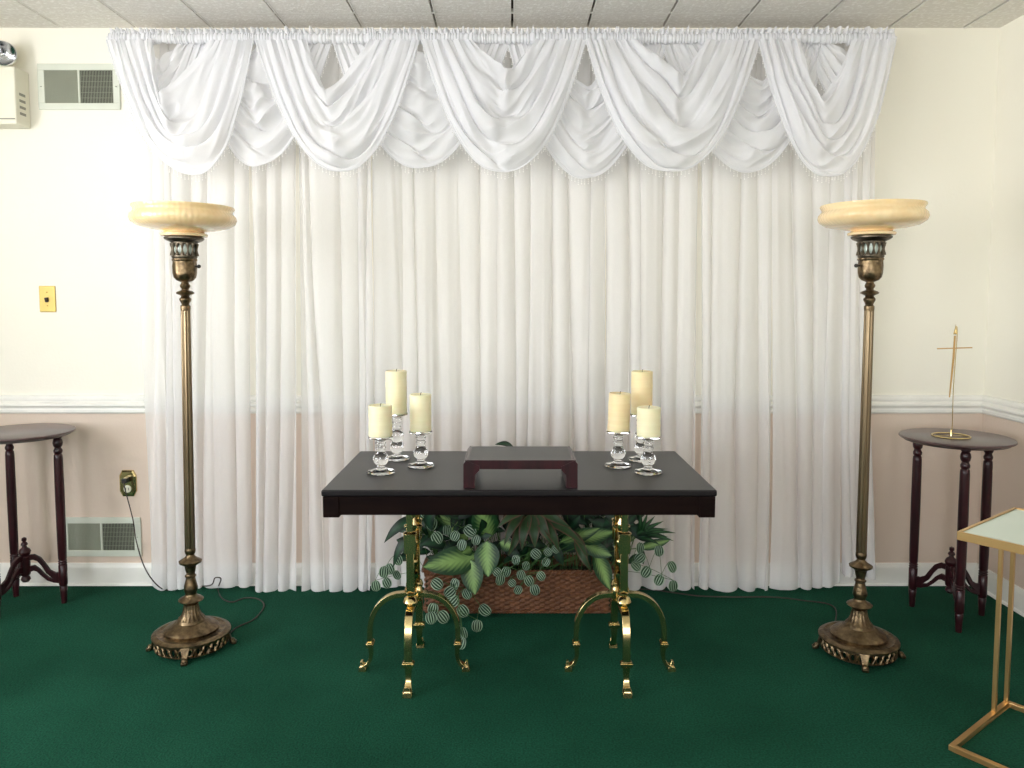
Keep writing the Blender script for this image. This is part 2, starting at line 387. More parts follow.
# ------------------------------------------------------------ swags
def swag(uL, uR, vn, un, vb, ub, front, seed, label, g, p1=(1.9, 1.9), hemtop=40, beads=True):
    yb = YS-(.018 if front else -.020)
    PL, PR = ay(uL, hemtop, yb), ay(uR, hemtop, yb); W = PR.x-PL.x
    Z0 = PL.z; nk = ay(un, vn, yb); bt = ay(ub, vb, yb)
    dn, db = Z0-nk.z, Z0-bt.z
    nv, nu = 84, 96; rows = []; nf = 4.7 if front else 3.9
    for i in range(nv+1):
        v = i/nv; row = []
        gl = g*(1-v)
        xl, xr = PL.x+gl*W, PR.x-gl*W
        xc = nk.x*(1-v)+bt.x*v; dep = dn+(db-dn)*v**.92; 
        for j in range(nu+1):
            t = -1+2*j/nu; at = abs(t)
            p = 1.35+((p1[0] if t < 0 else p1[1])-1.35)*smooth01(v*1.15); sh = 1-at**p
            e = xl if t < 0 else xr
            x = xc+(e-xc)*(at**1.0)
            z = Z0-dep*sh
            side = math.tanh(t*5)
            sd2 = .5+.5*math.tanh(t*3.2); ph = v*nf*(1-.22*sd2) + .35*sd2*N(seed*3.1, v*3) + .95*N(t*1.3+seed*5, v*2.0, seed)*(.35+.65*sh) 
            fr = ph-math.floor(ph)
            saw = .55*(1-fr)**1.2*min(1, fr*5) + .45*(.5-.5*math.cos(2*PI*fr))
            A = (.26+.74*(1-at**2.2))*(.75+.8*N(seed, math.floor(ph)*3.7+.4, side*.8))
            edge = min(1, (1-v)*7+.15)
            y = yb - (.016+.055*v)*sh*(1 if front else .45) - (.062 if front else .034)*A*saw*edge
            y += .018*N(x*6, z*8, seed)*sh - .016*(1-abs(N(t*1.6+seed, v*8.5, seed*2))*2.2)*sh*edge
            z += .016*A*math.sin(2*PI*fr)*edge
            # gathers near the rod
            gz = (1-smooth01(sh*2.6))
            y += .0055*gz*(.4+abs(N(v*3, seed)*2.5))*math.sin(v*44+5*N(v*4, seed)+side); x += .004*gz*math.sin(v*62+1.2+seed)
            if v > .97: y -= .003
            row.append((x, y, z))
        rows.append(row)
    root = thing('curtain_swag', label, 'valance', (bt.x, yb, Z0), 0, 'front row of white swags' if front else 'back row of white swags')
    O = Vector((bt.x, yb, Z0)); rows = [[tuple(Vector(q)-O) for q in r] for r in rows]
    b = MB(); b.grid(rows); b.build('drape', M['swag'], root)
    # rolled hem
    b = MB(); b.tube([Vector(rows[-1][j])+Vector((0, -.001, -.002)) for j in range(0, nu+1, 2)], .0032, 5); b.build('hem', M['swag'], root)
    # gathered rod pocket with a small ruffle above
    for (xa, xb) in (((PL.x, PL.x+g*W+.012), (PR.x-g*W-.012, PR.x)) if front else ((PL.x, PR.x),)):
        b = MB(); n = int((xb-xa)/.0018); rr = []
        R0 = .0145 if front else .012
        for i in range(n+1):
            x = xa+(xb-xa)*i/n; w = abs(math.sin(x*230+7.0*N(x*11, seed)))**.6; w2 = .0075*w*(.5+1.3*abs(N(x*40, seed)))
            ring = []
            for k in range(14):
                a = 2*PI*k/14; r_ = R0+w2+.002*N(x*60, k)
                ring.append((x-O.x, YS+r_*math.cos(a)-O.y, ZR+r_*(1.25+.35*N(x*31, seed+k))*math.sin(a)-O.z))
            # ruffle lip
            rr.append(ring)
        b.grid(rr, True)
        lip = []
        for q in range(4):
            lip.append([((xa+(xb-xa)*i/n)-O.x, YS-.006+(.003+.005*q)*math.sin((xa+(xb-xa)*i/n)*260+5*N(i*.03, seed))-O.y,
                         ZR+.014+.007*q*(1+.9*N(i*.11, seed*2))-O.z) for i in range(n+1)])
        b.grid(lip); b.build('rod_pocket', M['swag'], root)
    # clear bead fringe along the hem
    if beads:
        b = MB(); rnd = random.Random(seed)
        pts = [Vector(q) for q in rows[-1]]; acc = 0
        for j in range(1, len(pts)):
            acc += (pts[j]-pts[j-1]).length
            if acc > .0125:
                acc = 0; p = pts[j]; L_ = rnd.uniform(.016, .03)
                b.tube([p, p+Vector((0, 0, -L_))], .0005, 3)
                for q in (.4, .7, 1.0):
                    c = p+Vector((0, 0, -L_*q)); r_ = .0019 if q < 1 else .0027
                    b.lathe([(0, -r_*1.3), (r_*.8, -r_*.5), (r_, 0), (r_*.8, r_*.5), (0, r_*1.1)], 6, c)
        b.build('bead_fringe', M['bead'], root)
    return root
FR = [(108, 254, 98, 165, 177, 203, (2.2, 2.4)), (256, 419, 92, 328, 174, 345, (2.1, 2.2)), (421, 585, 70, 506, 174, 498, (2.0, 2.5)), (585, 759, 80, 678, 174, 664, (2.25, 2.4)), (758, 895, 98, 818, 179, 818, (2.1, 2.5))]
FL = ['leftmost front swag of white voile above the left floor lamp', 'second front swag of white voile from the left, sharply pointed',
      'middle front swag of white voile, hanging straight above the small riser', 'fourth front swag of white voile from the left, the widest one',
      'rightmost front swag of white voile above the right floor lamp']
for i, (a, bb, vn, un, vb, ub, pp) in enumerate(FR):
    swag(a, bb, vn, un, vb, ub, True, 11+i, FL[i], .31, pp)
BK = [(112, 206, 60, 160, 140, 158), (192, 331, 50, 256, 167, 258), (332, 509, 54, 421, 169, 421), (507, 667, 86, 586, 179, 584), (661, 830, 82, 760, 173, 746), (806, 890, 58, 856, 122, 852)]
BL = ['short gathered back swag at the far left, mostly behind the leftmost front swag', 'back swag of white voile in the gap between first and second front swags', 'back swag of white voile in the gap between second and middle front swags',
      'back swag of white voile in the gap between middle and fourth front swags', 'back swag of white voile in the gap between fourth and rightmost front swags', 'short gathered back swag at the far right, mostly behind the rightmost front swag']
for i, (a, bb, vn, un, vb, ub) in enumerate(BK):
    swag(a, bb, vn, un, vb, ub, False, 31+i, BL[i], .24, (2.1, 2.1), beads=True)
# ------------------------------------------------------------ wall fittings
def vent(u0, v0, u1, v1, label, seed):
    A, B = ay(u0, v0, D), ay(u1, v1, D); w, h = B.x-A.x, A.z-B.z
    r = thing('wall_vent', label, 'vent', ((A.x+B.x)/2, D, B.z)); f = .028
    b = MB(); b.box(-w/2, w/2, -.008, 0, 0, f); b.box(-w/2, w/2, -.008, 0, h-f, h); b.box(-w/2, -w/2+f, -.008, 0, f, h-f); b.box(w/2-f, w/2, -.008, 0, f, h-f)
    b.box(-.004, .004, -.007, 0, f, h-f); b.build('frame', M['ventw'], r, smooth=False, bevel=.002)
    b = MB(); b.box(-w/2+f, w/2-f, -.0012, -.0002, f, h-f); b.build('backing', M['ventd'], r, smooth=False)
    for s in (-1, 1):
        b = MB(); x0, x1 = (-w/2+f, -.004) if s < 0 else (.004, w/2-f); n = 22
        for k in range(n):
            x = x0+(x1-x0)*(k+.5)/n; Mx = Matrix.Translation((x, -.0042, 0)) @ Matrix.Rotation(s*-.75, 4, 'Z')
            b.box(-.0029, .0029, -.0004, .0004, f, h-f, Mx)
        for k in range(1, 6):
            z = f+(h-2*f)*k/6; b.box(x0, x1, -.0022, -.0014, z-.0008, z+.0008)
        b.build('louvre', M['fin'], r, smooth=False)
    for s in (-1, 1):
        b = MB(); b.sphere((s*(w/2-f/2), -.0085, h/2), .004, 6, .6); b.build('screw', M['fin'], r)
vent(38, 64, 121, 110, 'upper pale green wall vent between the emergency light and leftmost swag', 1)
vent(62, 517, 142, 556, 'lower pale wall vent just above the baseboard, behind the left table leg', 2)
# light switch
A = ay(48, 299, D); r = thing('light_switch', 'brass light switch plate on the cream wall left of the curtains', 'light switch', (A.x, D, A.z))
b = MB(); b.box(-.036, .036, -.006, 0, -.058, .058); b.build('plate', M['sbrass'], r, smooth=False, bevel=.004)
b = MB(); b.box(-.006, .006, -.018, -.006, -.010, .010, Matrix.Rotation(.3, 4, 'X')); b.build('toggle', M['cord'], r, smooth=False, bevel=.002)
for z in (-.03, .03): b = MB(); b.sphere((0, -.0062, z), .004, 6, .6); b.build('screw', M['brass'], r)
# outlet
A = ay(128.5, 483, D); r = thing('wall_outlet', 'brass wall outlet plate with clipped corners, above the lower vent', 'outlet', (A.x, D, A.z))
b = MB(); o8 = [(-.038, -.035), (-.025, -.060), (.025, -.060), (.038, -.035), (.038, .035), (.025, .060), (-.025, .060), (-.038, .035)]
b.grid([[(x, 0, z) for x, z in o8], [(x, -.006, z) for x, z in o8], [(x*.86, -.010, z*.86) for x, z in o8]], True); k = len(b.v); b.f.append(tuple(range(k-8, k)))
b.build('plate', M['brass'], r, smooth=False, bevel=.0015)
b = MB(); b.lathe([(.017, 0), (.017, .003), (.014, .004), (0, .004)], 20, (0, -.010, -.024), Matrix.Rotation(PI/2, 4, 'X')); b.build('socket', M['ivory'], r)
for x in (-.006, .006):
    b = MB(); b.box(x-.0012, x+.0012, -.0146, -.0138, -.030, -.018); b.build('slot', M['plastic'], r, smooth=False)
OUT = Vector((A.x, D, A.z))
# emergency light
A = ay(17, 66, D-.10); Bz = ay(17, 124, D-.10).z
r = thing('emergency_light', 'cream emergency light box with round chrome lamp head at upper left edge', 'emergency light', (A.x-.012, D, Bz))
hh = ay(17, 66, D-.10).z-Bz
b = MB(); b.box(-.30, 0, -.10, 0, 0, hh); b.build('housing', M['beige'], r, smooth=False, bevel=.006)
b = MB(); b.box(-.296, -.006, -.104, -.0995, .02, .024); b.build('seam', M['slot'], r, smooth=False)
b = MB()
for k in range(4): b.box(-.002, .0012, -.075, -.035, .045+k*.027, .056+k*.027)
b.build('vent_slot', M['slot'], r, smooth=False)
for ux in (-.058, -.24):
    c = Vector((ux, -.08, hh+.052)); Mx = Matrix.Rotation(.45, 4, 'Z') @ Matrix.Rotation(PI/2-.1, 4, 'X')
    b = MB(); b.lathe([(0, -.05), (.03, -.046), (.048, -.02), (.055, .012), (.055, .018), (.050, .018)], 28, c, Mx, cap=False)
    b.tube([c+Vector((0, .02, -.03)), (ux, -.05, hh-.002)], .010, 8); hd = b.build('lamp_head', M['beige'], r)
    b = MB(); b.lathe([(0, -.030), (.02, -.024), (.038, -.006), (.050, .0185)], 28, c, Mx, cap=False); b.sphere(c+Vector((0, -.005, 0)), .009, 6); b.build('reflector', M['chrome'], hd)
    b = MB(); b.lathe([(.0515, .0175), (.0535, .020), (.050, .0215), (.049, .0190), (.0515, .0175)], 28, c, Mx, cap=False); b.build('rim', M['chrome'], hd)
# ------------------------------------------------------------ floor lamps
def floor_lamp(base_uv, label, swside, tilt=0):
    P = az(*base_uv, 0); r = thing('floor_lamp', label, 'lamp', (P.x, P.y, 0), 0, 'pair of brass torchiere floor lamps'); r.rotation_euler = (0, tilt, 0)
    flute = lambda n, d: (lambda a, z: 1+d*math.cos(n*a))
    b = MB(); b.lathe([(.0, .070), (.060, .074), (.100, .066), (.112, .064), (.120, .068), (.134, .064), (.138, .061), (.138, .057), (.132, .054), (0, .054)], 64); b.build('base_plate', M['abrass'], r)
    # pierced skirt: rings, scrolls and diamonds between two bands
    b = MB(); R = .126
    for z, rr in ((.051, .004), (.016, .0035)):
        b.tube([(R*math.cos(a*PI/36), R*math.sin(a*PI/36), z) for a in range(73)], rr, 6)
    for k in range(56):
        a = 2*PI*k/56; c = Vector((R*math.cos(a), R*math.sin(a), .0335)); tv = Vector((-math.sin(a), math.cos(a), 0))
        
        if k % 2: b.tube([c+tv*.009*math.cos(q*PI/4)+Vector((0, 0, .014*math.sin(q*PI/4))) for q in range(9)], .0033, 4)
        else:
            b.tube([c-tv*.008+Vector((0, 0, -.016)), c+tv*.008+Vector((0, 0, .016))], .0033, 4); b.tube([c+tv*.008+Vector((0, 0, -.016)), c-tv*.008+Vector((0, 0, .016))], .0033, 4)
    b.build('skirt', M['abrass'], r)
    for k in range(4):
        a = -PI*.5+k*PI/2+.22*(1 if swside > 0 else -1.2); d = Vector((math.cos(a), math.sin(a), 0)); up = Vector((-d.y, d.x, 0))
        b = MB(); b.tube([d*.126+Vector((0, 0, .054)), d*.132+Vector((0, 0, .036)), d*.137+Vector((0, 0, .020)), d*.148+Vector((0, 0, .007)), d*.158+Vector((0, 0, .006))], .01, flat=[(.017, .004), (.013, .004), (.009, .004), (.012, .006), (.010, .005)], up=up)
        b.sphere(d*.144+Vector((0, 0, .0115)), .0115, 8)
        b.build('foot', M['abrass'], r, bevel=.0015)
    b = MB(); b.lathe([(.095, .064), (.097, .075), (.088, .084), (.070, .090), (.060, .100), (.052, .103), (.047, .112)], 48); b.build('base_dome', M['abrass'], r)
    b = MB(); b.lathe([(.047, .112), (.036, .124), (.029, .140), (.026, .158), (.025, .166)], 72, mod=flute(18, .035)); b.build('fluted_neck', M['abrass'], r)
    b = MB(); b.lathe([(.025, .166), (.028, .170), (.030, .176), (.042, .180), (.0445, .184), (.040, .188), (.024, .196), (.020, .204), (.021, .212), (.025, .222), (.024, .232), (.017, .262), (.0165, .268), (.020, .271), (.020, .275), (.016, .278), (.015, .282), (.020, .305), (.021, .312),
                       (.030, .318), (.0395, .324), (.0405, .330), (.034, .334), (.022, .341), (.015, .349), (.014, .353), (.018, .360), (.0195, .368), (.0185, .376), (.017, .38)], 32); b.build('lower_stem', M['abrass'], r)
    b = MB(); b.lathe([(.0175, .37), (.0172, .6), (.0165, 1.0), (.0155, 1.262)], 60, mod=flute(10, .07)); b.build('pole', M['pbrass'], r)
    b = MB(); b.lathe([(.0165, 1.255), (.0175, 1.262), (.0175, 1.272), (.013, 1.276), (.014, 1.281), (.020, 1.292), (.0205, 1.298), (.014, 1.306), (.015, 1.309), (.030, 1.316), (.0315, 1.320), (.026, 1.325), (.014, 1.329), (.012, 1.333), (.017, 1.340), (.018, 1.346), (.013, 1.354), (.012, 1.36)], 32); b.build('upper_stem', M['abrass'], r)
    lobe = lambda a, z: 1+.10*abs(math.cos(4*a+z*30))**.6-.03
    b = MB(); b.lathe([(.012, 1.357), (.028, 1.364), (.036, 1.374), (.039, 1.390), (.0395, 1.415), (.038, 1.432), (.041, 1.436), (.041, 1.441), (.037, 1.443)], 64, mod=lobe); b.build('lower_cup', M['abrass'], r)
    # pierced gallery cup
    b = MB()
    b.lathe([(.039, 1.440), (.044, 1.446), (.044, 1.452), (.040, 1.456), (.036, 1.456), (.036, 1.44)], 40)
    b.lathe([(.040, 1.492), (.045, 1.494), (.046, 1.500), (.060, 1.506), (.068, 1.512), (.068, 1.517), (.04, 1.518), (.038, 1.5)], 40)
    for k in range(14):
        a = 2*PI*k/14; pts = []
        for q in range(9):
            t = q/8; w = .24*math.sin(PI*t)*0
            pts.append((.0415*math.cos(a), .0415*math.sin(a), 1.452+.044*t))
        b.tube(pts, [.0030+.0050*abs(math.cos(PI*q/8))**2 for q in range(9)], 6)
    b.build('gallery', M['dbrass'], r)
    b = MB(); b.lathe([(.030, 1.45), (.034, 1.47), (.034, 1.505)], 24); b.build('socket', M['mirror'], r)
    s = swside; b = MB(); b.tube([(s*.036, -.004, 1.415), (s*.052, -.004, 1.415)], .003, 8); b.sphere((s*.053, -.004, 1.415), .007, 8); b.build('switch', M['plastic'], r)
    # glass bowl with fine ribs
    rib = lambda a, z: 1+.0028*math.cos(60*a)
    prof = [(.050, 1.518), (.078, 1.522), (.080, 1.530), (.066, 1.536), (.072, 1.541), (.118, 1.547), (.154, 1.556), (.174, 1.569), (.180, 1.583), (.177, 1.595), (.168, 1.604), (.165, 1.609), (.167, 1.615), (.173, 1.623), (.172, 1.628),
            (.167, 1.626), (.160, 1.612), (.162, 1.602), (.170, 1.592), (.172, 1.582), (.164, 1.571), (.12, 1.556), (.05, 1.545), (0, 1.543)]
    b = MB(); b.lathe(prof, 300, mod=rib); b.build('glass_bowl', M['bowl'], r, angle=60)
    return r, P
lampL, PL_ = floor_lamp((192, 647), 'left brass torchiere floor lamp with amber glass bowl, in front of the curtain edge', 1, math.radians(.6))
lampR, PR_ = floor_lamp((858, 653), 'right brass torchiere floor lamp with amber glass bowl, near the round table with the cross', -1)
def smooth_path(pts, n=8):
    pts = [Vector(p) for p in pts]; out = []
    for i in range(len(pts)-1):
        p0, p1, p2, p3 = pts[max(i-1, 0)], pts[i], pts[i+1], pts[min(i+2, len(pts)-1)]
        for k in range(n):
            t = k/n; out.append(.5*((2*p1)+(-p0+p2)*t+(2*p0-5*p1+4*p2-p3)*t*t+(-p0+3*p1-3*p2+p3)*t**3))
    out.append(pts[-1]); return out
def lamp_cord(lamp, P, pts, plug=None):
    inv = (Matrix.Translation(P) @ lamp.rotation_euler.to_matrix().to_4x4()).inverted()
    b = MB(); b.tube([inv @ Vector(p) for p in smooth_path(pts)], .0028, 6); c = b.build('power_cord', M['cord'], lamp)
    if plug is not None:
        b = MB(); q = inv @ plug; b.box(q.x-.012, q.x+.012, q.y-.03, q.y, q.z-.010, q.z+.012); b.build('plug', M['plastic'], c, smooth=False, bevel=.004)
plug = OUT+Vector((0, -.012, .018))
fl = lambda u, v, z=.004: tuple(az(u, v, z))
lamp_cord(lampL, PL_, [plug+Vector((0, -.027, 0)), plug+Vector((.006, -.034, -.03)), ay(133, 520, D-.03), ay(136, 540, D-.03), ay(144, 566, D-.12), ay(155, 583, D-.13), fl(166, 590), fl(180, 588), fl(196, 586.5), tuple(ay(211, 585, 3.27)), tuple(ay(215, 578, 3.26)), tuple(ay(221, 579, 3.25)), fl(218, 589), fl(222, 598), fl(232, 602), fl(245, 598), fl(258, 599), fl(264, 606), fl(254, 619), fl(236, 628), (PL_.x+.10, PL_.y+.03, .006)], plug)
lamp_cord(lampR, PR_, [(PR_.x-.08, PR_.y+.07, .006), fl(835, 608), fl(800, 600), fl(770, 597), fl(735, 597), fl(700, 596), fl(680, 593.5), fl(655, 590), fl(640, 589)])
# ------------------------------------------------------------ round three legged tables
def round_table(c_uv, cz, angs, label):
    P = az(*c_uv, 0); r = thing('round_table', label, 'table', (P.x, P.y, 0), 0, 'pair of round mahogany side tables')
    Z = .747; R = .208
    b = MB(); b.lathe([(0, Z-.024), (R-.03, Z-.024), (R-.018, Z-.021), (R-.012, Z-.014), (R-.004, Z-.012), (R, Z-.008), (R-.002, Z-.003), (R-.010, Z), (0, Z)], 72); b.build('tabletop', M['mtop'], r)
    for a in angs:
        a = math.radians(a); d = Vector((math.cos(a), math.sin(a), 0)); q = d*.146; b = MB()
        b.lathe([(.011, 0), (.013, .04), (.0155, .072), (.0135, .075), (.0155, .078), (.017, .082), (.017, .165), (.0145, .168), (.0175, .173), (.0145, .178), (.0175, .183), (.0145, .188), (.0165, .195), (.0175, .25), (.0185, .45), (.0175, .625), (.0165, .64), (.0135, .645), (.0170, .652), (.0175, .660), (.0135, .668), (.0125, .672), (.0175, .680), (.0195, .692), (.0175, .704), (.0135, .711), (.0175, .715), (.0175, Z-.0235)], 24, q)
        b.build('leg', M['maroon'], r)
        # scrolled stretcher bracket with an opening
        b = MB(); side = Vector((-d.y, d.x, 0))
        b.tube([d*x+Vector((0, 0, z)) for x, z in ((.012, .205), (.035, .207), (.055, .196), (.072, .172), (.090, .140), (.112, .122), (.134, .117))], .01, flat=[(.006, .012), (.006, .012), (.006, .010), (.006, .009), (.006, .010), (.006, .014), (.006, .019)], up=side)
        b.tube([d*x+Vector((0, 0, z)) for x, z in ((.012, .155), (.035, .160), (.050, .150), (.068, .128), (.088, .108), (.112, .100), (.134, .099))], .01, flat=[(.006, .013), (.006, .012), (.006, .008), (.006, .007), (.006, .007), (.006, .009), (.006, .012)], up=side)
        b.build('stretcher', M['maroon'], r, bevel=.002)
    b = MB(); b.lathe([(0, .098), (.012, .102), (.019, .112), (.016, .122), (.012, .127), (.018, .132), (.020, .140), (.020, .210), (.016, .214), (.021, .222), (.024, .232), (.019, .243), (.010, .250), (.0085, .256), (.014, .262), (.011, .270), (.006, .274), (.010, .281), (.009, .290), (0, .295)], 28); b.build('finial', M['maroon'], r)
    return r, P
tR, PT = round_table((949, 617), .747, (130, 253, 8), 'round mahogany side table in the right corner holding the wire cross')
round_table((27, 605), .747, (10, 138, 258), 'round mahogany side table cut by the left edge, its top empty')
# cross ornament
r = thing('cross_ornament', 'thin gold wire cross hanging from a stand with a ring base on the round table', 'cross', (az(951, 437, .747).x, az(951, 437, .747).y, .747))
b = MB(); b.tube([(.068*math.cos(a*PI/24), .068*math.sin(a*PI/24), .0045) for a in range(49)], .0032, 8); b.tube([(-.068, 0, .004), (.068, 0, .004)], .0018, 6); b.build('ring_base', M['brass'], r)
b = MB(); top = .44
b.tube(smooth_path([(0, 0, .004), (.003, 0, .05), (.002, 0, .2), (.008, 0, top-.03), (.002, 0, top), (-.006, 0, top-.03)]), .0018, 6); b.lathe([(.0055, .004), (.0045, .014), (.0025, .022), (.002, .03)], 12, (0, 0, 0)); b.lathe([(.0045, top-.030), (.006, top-.018), (.002, top), (0, top+.012)], 8, (.001, 0, 0)); b.build('wire_stand', M['brass'], r)
b = MB(); b.tube([(-.004, -.006, top-.035), (-.006, -.006, top-.12), (-.016, -.006, top-.28)], .0022, 6, flat=[(.0035, .001), (.004, .001), (.0022, .001)], up=(1, 0, 0)); b.tube([(-.072, -.006, top-.086), (.066, -.006, top-.082)], .0024, 6); b.build('cross', M['gold'], r)
# ------------------------------------------------------------ gold side table
A_, B_ = Vector((1.258, 2.133, 0)), Vector((1.584, 2.386, 0)); ex = (B_-A_).normalized(); ey = Vector((ex.y, -ex.x, 0)); Lx = (B_-A_).length; Ly = .55
MT = Matrix((( ex.x, ey.x, 0), (ex.y, ey.y, 0), (0, 0, 1))).to_4x4()
r = thing('side_table', 'gold framed side table with pale glass top, cut by the right edge', 'side table', A_)
ZT = .643
def bx(b, x0, x1, y0, y1, z0, z1): b.box(x0, x1, y0, y1, z0, z1, MT)
b = MB(); t = .016
for (x0, x1, y0, y1) in ((0, Lx, 0, t), (0, Lx, Ly-t, Ly), (0, t, t, Ly-t), (Lx-t, Lx, t, Ly-t)): bx(b, x0, x1, y0, y1, 0, .016)
b.build('base_frame', M['gold'], r, smooth=False, bevel=.0015)
b = MB()
for (x0, x1, y0, y1) in ((0, Lx, 0, .008), (0, Lx, Ly-.008, Ly), (0, .008, .008, Ly-.008), (Lx-.008, Lx, .008, Ly-.008)): bx(b, x0, x1, y0, y1, ZT-.024, ZT)
bx(b, .008, Lx-.008, .008, Ly-.008, ZT-.024, ZT-.008)
b.build('top_frame', M['gold'], r, smooth=False, bevel=.001)
b = MB(); bx(b, .0085, Lx-.0085, .0085, Ly-.0085, ZT-.008, ZT-.003); b.build('glass_top', M['mirror'], r, smooth=False)
for x in (Lx-.014, Lx*.73):
    for y in (0, Ly-.016):
        b = MB(); bx(b, x, x+.012, y, y+.012, .016, ZT-.024); b.build('upright', M['gold'], r, smooth=False, bevel=.001)
# ------------------------------------------------------------ dark display table on brass pedestals
TZ = .72; X0, X1, Y0, Y1 = -.579, .622, 2.293, 2.896; xm, ym = (X0+X1)/2, 2.605
r = thing('display_table', 'long dark wood display table on two brass pedestals, in the centre of the room', 'table', (xm, ym, 0))
def L_(x, y, z): return (x-xm, y-ym, z)
b = MB(); b.box(X0-xm, X1-xm, Y0-ym, Y1-ym, TZ-.020, TZ); b.build('tabletop', M['black'], r, smooth=False, bevel=.005)
b = MB(); i = .008; t = .02; za, zb_ = TZ-.079, TZ-.020
for (x0, x1, y0, y1) in ((X0+i, X1-i, Y0+i, Y0+i+t), (X0+i, X1-i, Y1-i-t, Y1-i), (X0+i, X0+i+t, Y0+i+t, Y1-i-t), (X1-i-t, X1-i, Y0+i+t, Y1-i-t)): b.box(x0-xm, x1-xm, y0-ym, y1-ym, za, zb_)
b.build('apron', M['apron'], r, smooth=False, bevel=.002)
for x0 in (X0+.004, X1-.054):
    for y0 in (Y0+.004, Y1-.054):
        b = MB(); b.box(x0-xm, x0+.05-xm, y0-ym, y0+.05-ym, TZ-.086, zb_); b.build('corner_block', M['apron'], r, smooth=False, bevel=.003)
def pedestal(px):
    cx_, cy_ = px-xm, 2.612-ym
    b = MB(); b.box(cx_-.075, cx_+.075, cy_-.09, cy_+.09, TZ-.085, TZ-.020); p = b.build('pedestal', M['apron'], r, smooth=False, bevel=.003)
    b = MB(); o = (cx_, cy_, 0)
    b.lathe([(0, .205), (.006, .210), (.010, .220), (.013, .230), (.018, .236), (.019, .250), (.013, .262), (.012, .27), (.016, .275), (.016, .283), (.010, .288), (.010, .32), (.020, .335), (.020, .35), (.010, .36), (.010, .372), (.018, .383), (.018, .395), (.010, .405), (.011, .42), (.013, .44), (.020, .452), (.020, .466), (.010, .478), (.009, .50), (.018, .515), (.018, .525), (.010, .54), (.012, .56), (.020, .572), (.012, .585), (.012, .60), (.017, .61), (.017, .640)], 24, o)
    b.build('spindle', M['brass'], p)
    for k in range(4):
        a = -PI/2+k*PI/2; d = Vector((math.cos(a), math.sin(a), 0)); up = Vector((-d.y, d.x, 0)); c = Vector(o); ru = (.085, .018, .075, .018)[k]; uw = (1, .6, 1, .6)[k]
        Z = lambda rr, z: c+d*rr+Vector((0, 0, z))
        b = MB()   # upright bar with collar and ball
        b.tube([Z(ru, .30), Z(ru, .45)], .01, flat=(.013*uw, .004), up=up)
        b.tube([Z(ru, .445), Z(ru, .512)], .01, flat=(.020*uw, .005), up=up)
        b.tube([Z(ru, .515), Z(ru, .636)], .01, flat=(.010*uw, .010*uw), up=up)
        b.lathe([(.012*uw, .506), (.023*uw, .510), (.023*uw, .517), (.012*uw, .521)], 16, Z(ru, 0)); b.build('upright', M['brass'], p, bevel=.001)
        b = MB(); b.lathe([(r_b, z_b+.033) for r_b, z_b in [(.006, .208), (.013, .214), (.013, .219), (.008, .223), (.010, .228), (.020*uw, .236), (.025*uw, .248), (.020*uw, .261), (.009, .268), (.015*uw, .272), (.015*uw, .278), (.008, .282)]], 20, Z(ru, 0)); b.build('ball_joint', M['brass'], p)
        R, rc0, zt = (.108, .045, .130) if k % 2 else (.052, .101, .112); pts = [Z(.012, .272), Z(.03, .274)] if k % 2 else [Z(.012, .255), Z(.06, .255)]
        for q in range(13):
            an = PI/2*(1-q/12); pts.append(Z(rc0+R*math.cos(an), .142+zt*math.sin(an)))
        pts.append(Z(.154, .10))
        b = MB(); b.tube(pts, .01, flat=(.0125, .0085), up=up)
        b.tube([Z(.153, .106), Z(.153, .086)], .01, flat=(.017, .010), up=up); b.tube([Z(.153, .101), Z(.153, .091)], .01, flat=(.020, .013), up=up)
        b.tube([Z(.152, .088), Z(.150, .060), Z(.153, .040), Z(.162, .024), Z(.174, .014), Z(.182, .009)], .01, flat=[(.012, .008), (.010, .007), (.009, .006), (.011, .006), (.014, .007), (.016, .008)], up=up)
        b.tube([Z(.184, .034), Z(.182, .022), Z(.182, .016)], .01, flat=[(.009, .004), (.010, .006), (.012, .008)], up=up); b.tube([Z(.180, .016), Z(.180, .0)], .01, flat=[(.014, .011), (.016, .014)], up=up)
        b.build('leg', M['brass'], p, bevel=.001)
pedestal(-.342); pedestal(.377)
# riser stand
r = thing('wooden_riser', 'low burgundy wooden riser standing at the front middle of the dark table', 'stand', (.026, 2.325, TZ))
b = MB(); b.box(-.170, .170, .0, .235, .068, .083); b.build('shelf', M['black'], r, smooth=False, bevel=.002)
b = MB(); b.box(-.170, .170, -.004, .012, .058, .086); b.build('front_rail', M['maroon'], r, smooth=False, bevel=.002)
for s in (-1, 1):
    b = MB(); pr = [(.175, 0), (.140, 0), (.140, .040), (.125, .055), (.125, .067), (.166, .086), (.175, .075)]
    n = len(pr); b.grid([[(s*x, -.006, z) for x, z in pr], [(s*x, .232, z) for x, z in pr]], True); b.f.append(tuple(range(n))); b.f.append(tuple(range(n, 2*n)))
    b.build('end_leg', M['maroon'], r, smooth=False, bevel=.0015)
